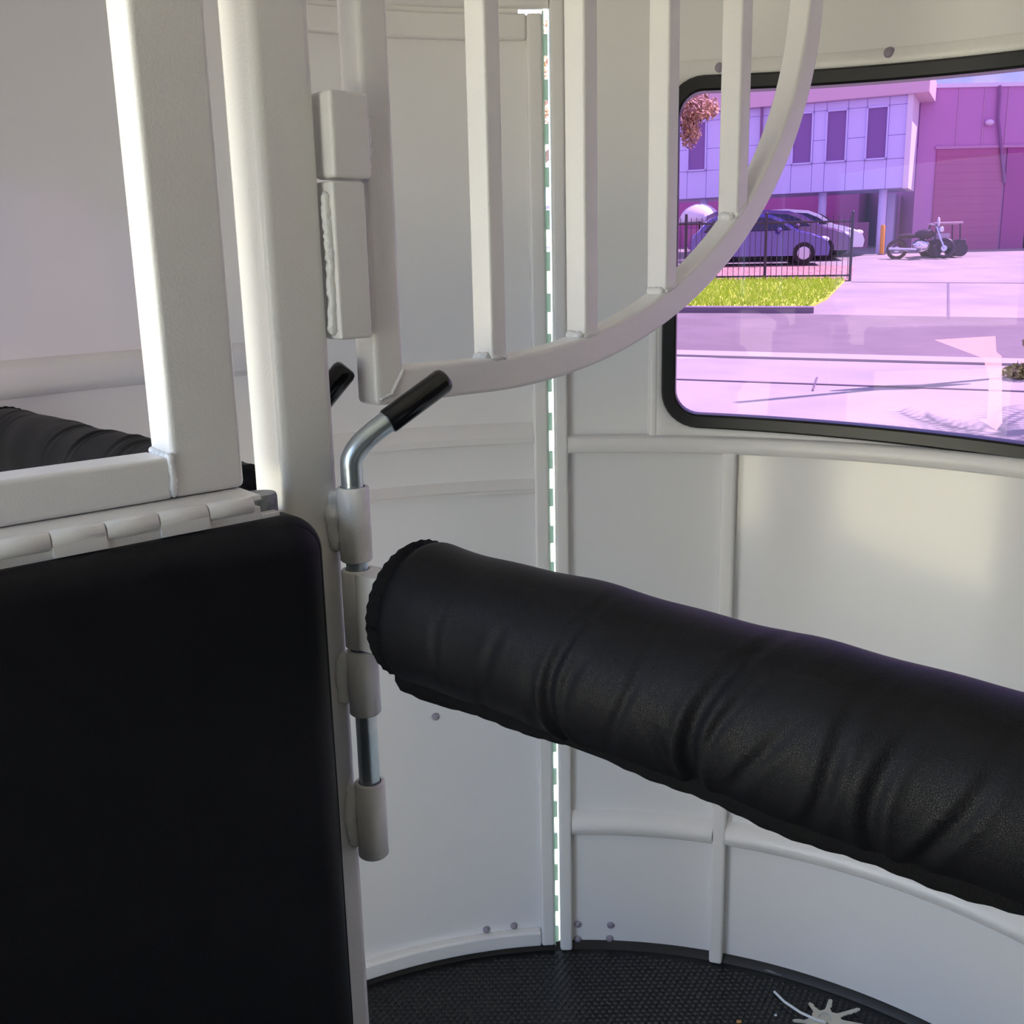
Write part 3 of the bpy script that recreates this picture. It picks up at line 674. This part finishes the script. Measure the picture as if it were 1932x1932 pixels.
zb_, zt_ = onF(1706, 354)[1], onF(1720, 178)[1]
zb_ -= 0.0
off = thing('office_building', V((fb.x - 4, fb.y + 3, gz(fb.y + 3))), 'pale panelled two storey office building on columns across the road', 'building')
u_l = -FL - 4
zg = gz(40)
boxf(MB(), u_l, 0.0, -2.0, -0.06, zb_, zt_).build('upper_storey', BJ, off, smooth=False)
boxf(MB(), u_l, 0.6, -2.2, 0.25, zt_, zt_ + 0.62).build('roof_fascia', BEAVE, off, smooth=False)
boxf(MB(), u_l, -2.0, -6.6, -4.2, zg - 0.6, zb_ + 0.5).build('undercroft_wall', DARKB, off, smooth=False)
boxf(MB(), -0.05, 0.12, -1.9, 0.05, zb_ - 0.02, zt_ + 0.02).build('end_panel', mat('sunlit_end_panel', (0.80, 0.72, 0.80), 0.5), off, smooth=False)  # sunlit look of this end is put into its lighter, warmer colour
wins = [((1297, 262), (1332, 331)), ((1496, 214), (1516, 306)), ((1560, 206), (1592, 303)), ((1636, 204), (1672, 302))]
wr_ = []
for (a, b) in wins:
    u0, za = onF(*a); u1, zb2 = onF(*b); wr_.append((u0, u1, zb2, za))
wz0 = sum(q[2] for q in wr_[2:]) / 2; wz1 = sum(q[3] for q in wr_[2:]) / 2
wu = [(q[0], q[0] + 0.70) for q in wr_] + [(wr_[0][0] - 1.45, wr_[0][0] - .75), (wr_[0][0] - 2.9, wr_[0][0] - 2.2)]
wu.sort()
# facade panels between joints: rows of cladding, broken round the windows
cols = sorted(set([u_l] + [q for p in wu for q in p] + [0.0] + [(wu[i][1] + wu[i + 1][0]) / 2 for i in range(len(wu) - 1) if wu[i + 1][0] - wu[i][1] > 1.3]))
rowsz = [zb_, wz0, (wz0 + wz1) / 2 - 0.1, wz1, zt_]
for i in range(len(cols) - 1):
    for j in range(4):
        u0, u1, z0, z1 = cols[i], cols[i + 1], rowsz[j], rowsz[j + 1]
        if any(abs(u0 - p[0]) < .01 and abs(u1 - p[1]) < .01 for p in wu) and j in (1, 2): continue
        if u1 - u0 < 0.05: continue
        boxf(MB(), u0 + .010, u1 - .010, -0.06, -0.035, z0 + .010, z1 - .010).build('facade_panel', BW, off, smooth=False)
for p in wu:
    fr_ = MB(); t_ = 0.05
    for (a, b, c, d) in ((p[0], p[0] + t_, wz0, wz1), (p[1] - t_, p[1], wz0, wz1), (p[0], p[1], wz0, wz0 + t_), (p[0], p[1], wz1 - t_, wz1)): boxf(fr_, a, b, -0.05, 0.03, c, d)
    f_ = fr_.build('window', BW, off, smooth=False)
    child(boxf(MB(), p[0] + .03, p[1] - .03, -0.055, -0.03, wz0 + .03, wz1 - .03).build('pane', BG, None, smooth=False), f_)
for x in (1328, 1551, 1664):
    u, _z = onF(x, 400, -0.5); MB().tube([PF(u, -0.5, zg - 0.7), PF(u, -0.5, zb_ + .02)], 0.14, 14).build('column', COLM, off)
for x0_, x1_ in ((1450, 1500), (1570, 1640), (1290, 1320)):
    u0, _z = onF(x0_, 420, -4.15); u1, _z = onF(x1_, 420, -4.15)
    boxf(MB(), u0, u1, -4.2, -4.1, zg - .3, zb_ - 0.9).build('ground_floor_glazing', mat('dim_pink_glazing', (0.55, 0.22, 0.36), 0.5), off, smooth=False)
u0, _z = onF(1672, 420, -2.05); boxf(MB(), u0, -0.5, -3.2, -2.05, zg - .5, zb_ - .02).build('ground_floor_wall', COLM, off, smooth=False)
u0, z0 = onF(1437, 250, 0.05)
MB().tube([PF(u0, 0.1, zt_ + 0.1), PF(u0, 0.1, zb_ + 1.6), PF(u0 - .3, 0.1, zb_ + .9), PF(u0 - .3, 0.1, zb_)], 0.05, 8).build('downpipe', mat('dark_pipe', (0.25, 0.12, 0.26), 0.6), off)

# --- warehouse
WHM = mat('plum_warehouse_cladding', (0.50, 0.23, 0.47), 0.6); WHD = mat('dark_roller_door', (0.40, 0.12, 0.25), 0.55); WHL = mat('pale_cladding_flashing', (0.50, 0.27, 0.45), 0.6)
wh = thing('warehouse', V((16, 40, gz(40))), 'plum coloured warehouse with tall dark roller doors beside the driveway', 'building')
WY = 37.0
def XW(x, y, Y=WY): p = atY(x, y, Y); return p.x, p.z
zt2_ = XW(1860, 160)[1]; xl = XW(1730, 300)[0]; zgw = gz(WY)
MB().box(xl, 34, WY + 0.05, WY + 9, zgw - 0.8, zt2_).build('shell', WHM, wh, smooth=False)
ed = [1730, 1801, 1849, 1893]
xe = [XW(x, 300)[0] for x in ed] + [XW(1893, 300)[0] + 0.95 * k for k in range(1, 9)]
dz_t = XW(1800, 281)[1]
dxl, dxr = XW(1762, 350)[0], XW(1890, 350)[0]
for i in range(len(xe) - 1):
    MB().box(xe[i] + .012, xe[i + 1] - .012, WY, WY + 0.05, dz_t + .05, zt2_ - .05).build('cladding_panel', WHM, wh, smooth=False)
MB().box(xl, dxl, WY, WY + 0.05, zgw - .5, dz_t + .05).build('cladding_panel', WHM, wh, smooth=False)
for x in xe[1:]: MB().box(x - .022, x + .022, WY - .02, WY + .03, dz_t - 4.2, zt2_ - .05).build('flashing', WHL, wh, smooth=False)
rd = MB().box(dxl, dxr, WY - 0.03, WY + 0.05, zgw - .5, dz_t).build('roller_door', WHD, wh, smooth=False)
nsl = 14
for k in range(nsl):
    z0 = zgw - .3 + (dz_t - zgw + .3) * k / nsl
    child(MB().box(dxl + .03, dxr - .03, WY - .036, WY - .02, z0 + .005, z0 + (dz_t - zgw + .3) / nsl - .005).build('slat', WHD, None, smooth=False), rd)
MB().box(dxl - .05, 34, WY - .06, WY + .02, dz_t, dz_t + .09).build('door_header', WHL, wh, smooth=False)
MB().box(dxr + .1, 34, WY - .02, WY + .05, zgw - .5, dz_t).build('roller_door', mat('deep_magenta_door', (0.34, 0.06, 0.24), 0.5), wh, smooth=False)
MB().box(xl - .1, 34, WY - .06, WY + .2, zt2_ - .07, zt2_ + .06).build('roof_capping', mat('pale_capping', (0.75, 0.68, 0.78), 0.5), wh, smooth=False)
lx, lz = XW(1864, 232); MB().sphere((lx, WY - .12, lz), 0.13, 12, 8, (1.2, 1, .8)).build('pale_speck', mat('pale_speck_paint', (0.72, 0.58, 0.74), 0.4), wh, ang=80)  # pale blob added to stand for a bright speck on the pane
cx, cz = XW(1884, 170); cx2, cz2 = XW(1893, 345)
MB().tube([(cx, WY - .1, zt2_ - .05), (cx + .02, WY - .1, (cz + cz2) / 2 + .6), (cx2, WY - .1, cz2)], 0.05, 8).build('conduit', mat('dark_pipe', (0.2, 0.1, 0.2)), wh)

# --- black tube fence
FEN = mat('black_fence_paint', (0.035, 0.02, 0.04), 0.5)
fe = thing('tube_fence', G(1450, 530), 'black metal tube fence between grass verge and car park', 'fence')
e0, e1 = G(1120, 536), G(1603, 531)
fd = e1 - e0; nP = 6; HT = 1.50
posts = [1286, 1437, 1603]
us = [(G(x, 531).x - e0.x) / fd.x for x in posts] + [(G(1140, 531).x - e0.x) / fd.x]
for u in us:
    p = e0 + fd * u; MB().tube([p - .1 * ZV, p + (HT + .1) * ZV, p + (HT + .12) * ZV], [.035, .035, .01], 8).build('post', FEN, fe)
for h in (0.14, HT - 0.12): MB().tube([e0 + h * ZV, e1 + h * ZV], 0.022, 8).build('rail', FEN, fe)
pk = MB().tube([(0, 0, 0.06), (0, 0, HT), (0, 0, HT + .03)], [.008, .008, .003], 6).mesh('picket', FEN)
npk = int(fd.length / 0.125)
for i in range(npk):
    p = e0 + fd * ((i + .5) / npk)
    if p.x < G(1270, 531).x: continue
    o = bpy.data.objects.new('picket', pk); COL.objects.link(o); o.parent = fe; o.matrix_parent_inverse = Matrix.Translation(-V(fe['base'])); o.location = p

# --- cars
def car(base, yaw, L, Wd, H, body, label, prof=None):
    t = thing('car', base, label, 'car', 'cars parked behind the fence')
    d = V((cos(yaw), sin(yaw), 0)); e = V((-sin(yaw), cos(yaw), 0))
    def PT(x, y, z): return base + d * (x * L) + e * (y * Wd) + ZV * (z * H)
    side = prof or [(-.49, .18), (-.50, .42), (-.475, .60), (-.44, .66), (-.36, .90), (-.28, .985), (-.08, 1.0), (.08, .96), (.17, .86), (.27, .66), (.36, .60), (.44, .52), (.485, .42), (.50, .30), (.49, .16)]
    rows = []
    for y, q in ((-.5, .94), (-.47, 1.0), (-.36, 1.0), (0, 1.0), (.36, 1.0), (.47, 1.0), (.5, .94)):
        row = []
        for x, z in side:
            k = max(0, (z - .55) / .45); yy = y * (1 - .26 * k); row.append(PT(x * (1 if abs(y) < .4 else .985), yy, z * (q if z > .5 else 1) + (0.012 * (1 - abs(y) * 2))))
        row.append(row[0].lerp(row[-1], 0) - ZV * 0); rows.append(row[:-1])
    mb = MB(); m = len(side)
    mb.grid(rows)
    mb.add(rows[0], [tuple(range(m))]); mb.add(rows[-1], [tuple(range(m))])
    mb.add([r[0] for r in rows] + [r[-1] for r in rows], [(i, i + 1, 7 + i + 1, 7 + i) for i in range(6)])
    mb.build('body', body, t, ang=40)
    GLS = mat('car_glass', (0.02, 0.012, 0.03), 0.06, spec=0.8)
    for sg in (-1, 1):
        for xs_ in (((-.40, .66), (-.33, .87), (-.10, .93), (-.10, .66)), ((-.08, .66), (-.08, .93), (.07, .90), (.15, .80), (.22, .66))):
            pts_ = [PT(x, sg * (.5 * (1 - .26 * max(0, (z - .55) / .45)) + .004), z) for x, z in xs_]
            MB().prism(pts_, e * (sg * .01)).build('side_window', GLS, t, smooth=False)
    ws = [PT(x, y * (1 - .26 * (z - .55) / .45), z + .012) for x, y, z in ((.165, -.42, .865), (.165, .42, .865), (.262, .46, .68), (.262, -.46, .68))]
    MB().prism(ws, d * .02 + ZV * .02).build('windscreen', GLS, t, smooth=False)
    TY = mat('tyre', (0.015, 0.012, 0.015), 0.8); HB = mat('alloy_rim', (0.60, 0.58, 0.66), 0.35, 0.6)
    for x in (-.31, .31):
        for sg in (-1, 1):
            c = PT(x, sg * .46, 0) + ZV * .31
            whl = MB().tube([c - e * .10, c - e * .085, c + e * .085, c + e * .10], [.27, .31, .31, .27], 20).build('wheel', TY, t)
            sp = MB().tube([c + e * (sg * .09), c + e * (sg * .115)], [.20, .17], 16)
            child(sp.build('rim', HB, None), whl)
    LM = mat('headlamp', (0.85, 0.85, 0.9), 0.08, spec=0.8)
    for sg in (-1, 1):
        h = MB().sphere((0, 0, 0), 1, 12, 8); h.v = [PT(.455, sg * .38, .47) + d * (p.x * .16) + e * (p.y * .14) + ZV * (p.z * .09) for p in h.v]; h.build('headlamp', LM, t, ang=80)
        h = MB().sphere((0, 0, 0), 1, 8, 6); h.v = [PT(.13, sg * .56, .66) + d * (p.x * .08) + e * (p.y * .09) + ZV * (p.z * .07) for p in h.v]; h.build('wing_mirror', body, t, ang=80)
    MB().obox(PT(.497, 0, .27), d, e, ZV, .02, Wd * .38, .09).build('grille', TY, t, smooth=False)
    return t
CARB = mat('deep_blue_car_paint', (0.06, 0.035, 0.26), 0.14, spec=0.7, coat=1.0)
CARD = mat('plum_black_car_paint', (0.10, 0.03, 0.15), 0.14, spec=0.7, coat=1.0)
CARW = mat('white_car_paint', (0.80, 0.80, 0.80), 0.2, coat=1.0)
def car_at(px, py, L): p = G(px, py); return p
p = G(1556, 500); car(V((p.x - 1.9, p.y + .5, gz(p.y + .5))), radians(-7), 4.0, 1.72, 1.47, CARB, 'deep blue hatchback parked nearest the fence')
p = G(1604, 491); car(V((p.x - 2.2, p.y + .9, gz(p.y + .9))), radians(-7), 4.6, 1.80, 1.52, CARD, 'dark plum people mover parked between blue hatchback and white car', [(-.49, .18), (-.50, .45), (-.485, .70), (-.46, .92), (-.40, .99), (-.10, 1.0), (.08, .97), (.18, .87), (.30, .66), (.38, .60), (.45, .52), (.485, .42), (.50, .30), (.49, .16)])
p = G(1633, 484); car(V((p.x - 2.1, p.y + 1.0, gz(p.y + 1.0))), radians(-7), 4.3, 1.75, 1.50, CARW, 'white car with only its nose showing behind the dark cars')

# --- white canopy behind the fence
cn = thing('shade_canopy', atY(1322, 440, 36.0), 'white domed shade canopy at the left behind the fence', 'canopy')
c = atY(1320, 420, 36.0); mb = MB()
rows = []
for j in range(7):
    a = radians(90 * j / 6); rows.append([V((c.x + 0.70 * sin(a) * cos(2 * pi * k / 16), c.y + .9 * sin(a) * sin(2 * pi * k / 16), c.z + .62 * cos(a) * (1 - .04 * (k % 2)))) for k in range(17)])
mb.grid(rows).build('canopy_cloth', mat('white_canvas', (0.75, 0.70, 0.74), 0.7), cn, ang=25, solid=.02)
MB().tube([V((c.x, c.y, gz(36) - .1)), V((c.x, c.y, c.z + .5))], .03, 8).build('pole', FEN, cn)

# --- yellow bollard
p = G(1663, 481); bo = thing('bollard', p, 'yellow safety bollard beside the right hand column', 'bollard')
MB().tube([p - .05 * ZV, p + .92 * ZV, p + .97 * ZV], [.075, .075, .04], 14).build('bollard_tube', mat('safety_yellow', (0.80, 0.36, 0.04), 0.5), bo)
MB().tube([p - .02 * ZV, p + .03 * ZV], .13, 14).build('base_plate', mat('dark_pipe', (0.2, 0.1, 0.2)), bo)

# --- motorcycle and utility cart in front of the warehouse
BK = mat('motorbike_dark', (0.05, 0.025, 0.05), 0.35); CHR = mat('bright_chrome', (0.75, 0.75, 0.85), 0.2, 1.0)
p = G(1735, 489); mo = thing('motorcycle', p, 'dark motorcycle with chrome parts parked before the warehouse', 'motorcycle')
dx = V((.9, -.42, 0)).normalized(); ex = V((-dx.y, dx.x, 0))
def M(a, b, h): return p + dx * a + ex * b + ZV * h
def tor(c, R, r, name, m, par):
    return MB().tube([c + dx * (R * cos(2 * pi * k / 20)) + ZV * (R * sin(2 * pi * k / 20)) for k in range(21)], r, 8).build(name, m, par)
for a in (-.68, .68):
    whl = tor(M(a, 0, .31), .26, .055, 'wheel', BK, mo)
    child(MB().tube([M(a, -.06, .31), M(a, .06, .31)], .09, 10).build('hub', CHR, None), whl)
mb = MB().sphere((0, 0, 0), 1, 14, 8); mb.v = [M(.10, 0, .74) + dx * q.x * .30 + ex * q.y * .16 + ZV * q.z * .15 for q in mb.v]; mb.build('fuel_tank', BK, mo, ang=80)
mb = MB().sphere((0, 0, 0), 1, 14, 8); mb.v = [M(-.38, 0, .70) + dx * q.x * .34 + ex * q.y * .14 + ZV * q.z * .08 for q in mb.v]; mb.build('seat', BK, mo, ang=80)
mb = MB().sphere((0, 0, 0), 1, 14, 8); mb.v = [M(.0, 0, .40) + dx * q.x * .27 + ex * q.y * .17 + ZV * q.z * .2 for q in mb.v]; mb.build('engine', CHR, mo, ang=80)
for b in (-.09, .09): MB().tube([M(.68, b, .31), M(.42, b, .95)], .028, 8).build('fork', CHR, mo)
MB().tube([M(.28, -.36, 1.02), M(.40, -.18, .99), M(.40, .18, .99), M(.28, .36, 1.02)], .018, 8).build('handlebar', CHR, mo)
MB().tube([M(-.9, -.18, .33), M(-.1, -.18, .28)], .05, 10).build('exhaust', CHR, mo)
mb = MB().sphere((0, 0, 0), 1, 10, 8); mb.v = [M(.56, 0, .86) + dx * q.x * .09 + ex * q.y * .1 + ZV * q.z * .1 for q in mb.v]; mb.build('headlamp', CHR, mo, ang=80)
mb = MB().sphere((0, 0, 0), 1, 12, 8); mb.v = [M(.47, 0, 1.08) + dx * q.x * .05 + ex * q.y * .16 + ZV * q.z * .16 for q in mb.v]; mb.build('windshield', mat('pale_windshield', (.6, .6, .75), .1), mo, ang=80)
p = G(1778, 485); ca = thing('utility_cart', p, 'low utility cart with pale roof beside the motorcycle', 'cart')
dx = V((1, -.15, 0)).normalized(); ex = V((-dx.y, dx.x, 0))
MB().obox(M(0, 0, .38), dx, ex, ZV, .55, .5, .14).build('chassis', BK, ca, bevel=.04)
MB().obox(M(0, 0, 1.02), dx, ex, ZV, .42, .5, .03).build('roof', mat('pale_cart_roof', (.62, .42, .5), .5), ca, bevel=.02)
for a in (-.38, .38):
    for b in (-.45, .45): MB().tube([M(a, b, .45), M(a * .9, b, 1.01)], .02, 6).build('roof_post', BK, ca)
    for b in (-.5, .5): MB().tube([M(a, b - .07, .22), M(a, b + .07, .22)], .22, 14).build('wheel', BK, ca)
MB().obox(M(-.1, 0, .62), dx, ex, ZV, .18, .42, .10).build('seat', mat('pale_seat', (.5, .4, .5), .5), ca, bevel=.03)

# --- overhanging tree at the window's upper left corner, and planting at its right edge
def leaves(mb, c, rad, n, seed, size, down=0.0):
    rnd = random.Random(seed)
    for _ in range(n):
        u = V((rnd.gauss(0, 1), rnd.gauss(0, 1), rnd.gauss(0, 1))).normalized() * (rnd.random() ** .45)
        q = V((c.x + u.x * rad[0], c.y + u.y * rad[1], c.z + u.z * rad[2]))
        a = V((rnd.uniform(-1, 1), rnd.uniform(-1, 1), rnd.uniform(-1, 1) - down)).normalized(); b = a.orthogonal().normalized(); s_ = size * rnd.uniform(.6, 1.3)
        mb.add([q - a * s_, q + b * s_ * .4, q + a * s_, q - b * s_ * .4], [(0, 1, 2, 3)])
LEAF = mat('russet_leaf', (0.50, 0.30, 0.15), 0.6, noise=(3.0, (0.30, 0.16, 0.15), 0.4, 0.6)); BARK = mat('grey_bark', (0.20, 0.14, 0.13), 0.9)
c1 = atY(1285, 235, 16.0)
tr = thing('street_tree', V((c1.x - 2.6, 16.4, gz(16.4))), 'russet leaved street tree overhanging the window upper left corner', 'tree')
mb = MB()
leaves(mb, atY(1275, 200, 16.0), (.62, .5, .32), 1300, 1, .045, .3); leaves(mb, atY(1318, 205, 16.0), (.30, .35, .20), 800, 2, .04, .3); leaves(mb, atY(1302, 250, 16.0), (.16, .25, .22), 420, 3, .04, .5)
leaves(mb, atY(1175, 130, 16.2), (1.2, 1.2, .8), 2200, 4, .06, .2); leaves(mb, V((c1.x - 2.6, 16.4, c1.z + .9)), (1.9, 1.8, 1.2), 4000, 5, .07)
mb.build('foliage', LEAF, tr, smooth=False)
b0 = V((c1.x - 2.6, 16.4, gz(16.4)))
MB().tube([b0 - .1 * ZV, b0 + V((.1, 0, 1.2)), b0 + V((.0, 0, 2.6)), b0 + V((.2, 0, c1.z - b0.z + .3))], [.2, .16, .12, .06], 12).build('trunk', BARK, tr)
MB().tube([b0 + V((0, 0, 2.2)), atY(1200, 160, 16.2), atY(1290, 215, 16.0)], [.08, .04, .012], 8).build('branch', BARK, tr)

LEAFG = mat('olive_leaf', (0.30, 0.34, 0.08), 0.6, noise=(4.0, (0.24, 0.16, 0.10), 0.45, 0.6))
p0 = G(1945, 712)
sh = thing('garden_shrub', p0, 'small olive shrub at the right edge of the window view', 'shrub')
mb = MB(); leaves(mb, p0 + V((.0, 0, .06)), (.32, .3, .10), 500, 8, .05); leaves(mb, p0 + V((.05, 0, .38)), (.16, .2, .12), 300, 9, .045)
mb.build('foliage', LEAFG, sh, smooth=False); MB().tube([p0 - .02 * ZV, p0 + V((.03, 0, .35))], [.02, .012], 8).build('stem', BARK, sh)

# --- palm standing just right of the view, its fronds shade the near concrete
hgt = 3.6; pb = G(1905, 818); pb = V((pb.x + hgt * SUN.x / SUN.z, pb.y + hgt * SUN.y / SUN.z, 0)); pb.z = gz(pb.y)
pm = thing('palm_tree', pb, 'palm standing right of the window view whose fronds shade the concrete', 'palm')
MB().tube([pb - .1 * ZV, pb + hgt * ZV], [.13, .09], 12).build('trunk', BARK, pm)
PG = mat('palm_green', (0.14, 0.22, 0.05), 0.6); rnd = random.Random(4)
for k in range(16):
    a = 2 * pi * k / 16 + rnd.uniform(-.1, .1); el = rnd.uniform(.1, .9); dh = V((cos(a), sin(a), 0)); mb = MB(); sd = V((-sin(a), cos(a), 0)); Lf = rnd.uniform(.9, 1.2)
    sp = [pb + ZV * hgt + dh * (Lf * u) + ZV * (Lf * (el * u - .7 * u * u)) for u in [i / 12 for i in range(13)]]
    mb.tube(sp, [.012] * 12 + [.004], 5)
    for i in range(2, 13):
        for sg in (-1, 1):
            q = sp[i]; tip = q + sd * (sg * .32 * (1 - .5 * abs(i / 12 - .4))) + dh * .15 - ZV * .08
            mb.add([q, q + dh * .03, tip], [(0, 1, 2)])
    mb.build('frond', PG, pm, smooth=False)
# --- tall street pole right of the view; its thin shadow crosses the concrete
pq = G(1400, 757); tt = (pq.z + 0) ; base_ = pq + V((SUN.x, SUN.y, 0)) * (9.0)
base_ = G(1405, 758); base_ = V((base_.x + 5.0 * SUN.x / SUN.z, base_.y + 5.0 * SUN.y / SUN.z, 0)); base_.z = gz(base_.y)
sp_ = thing('sign_pole', base_, 'grey sign pole right of the window view casting a thin shadow', 'pole')
MB().tube([base_ - .1 * ZV, base_ + 5.0 * ZV], .045, 10).build('pole', DULLZ, sp_)
MB().obox(base_ + 2.6 * ZV, V((1, 0, 0)), V((0, 1, 0)), ZV, .45, .02, .45).build('sign_plate', mat('sign_back', (.5, .5, .5), .5), sp_, smooth=False)
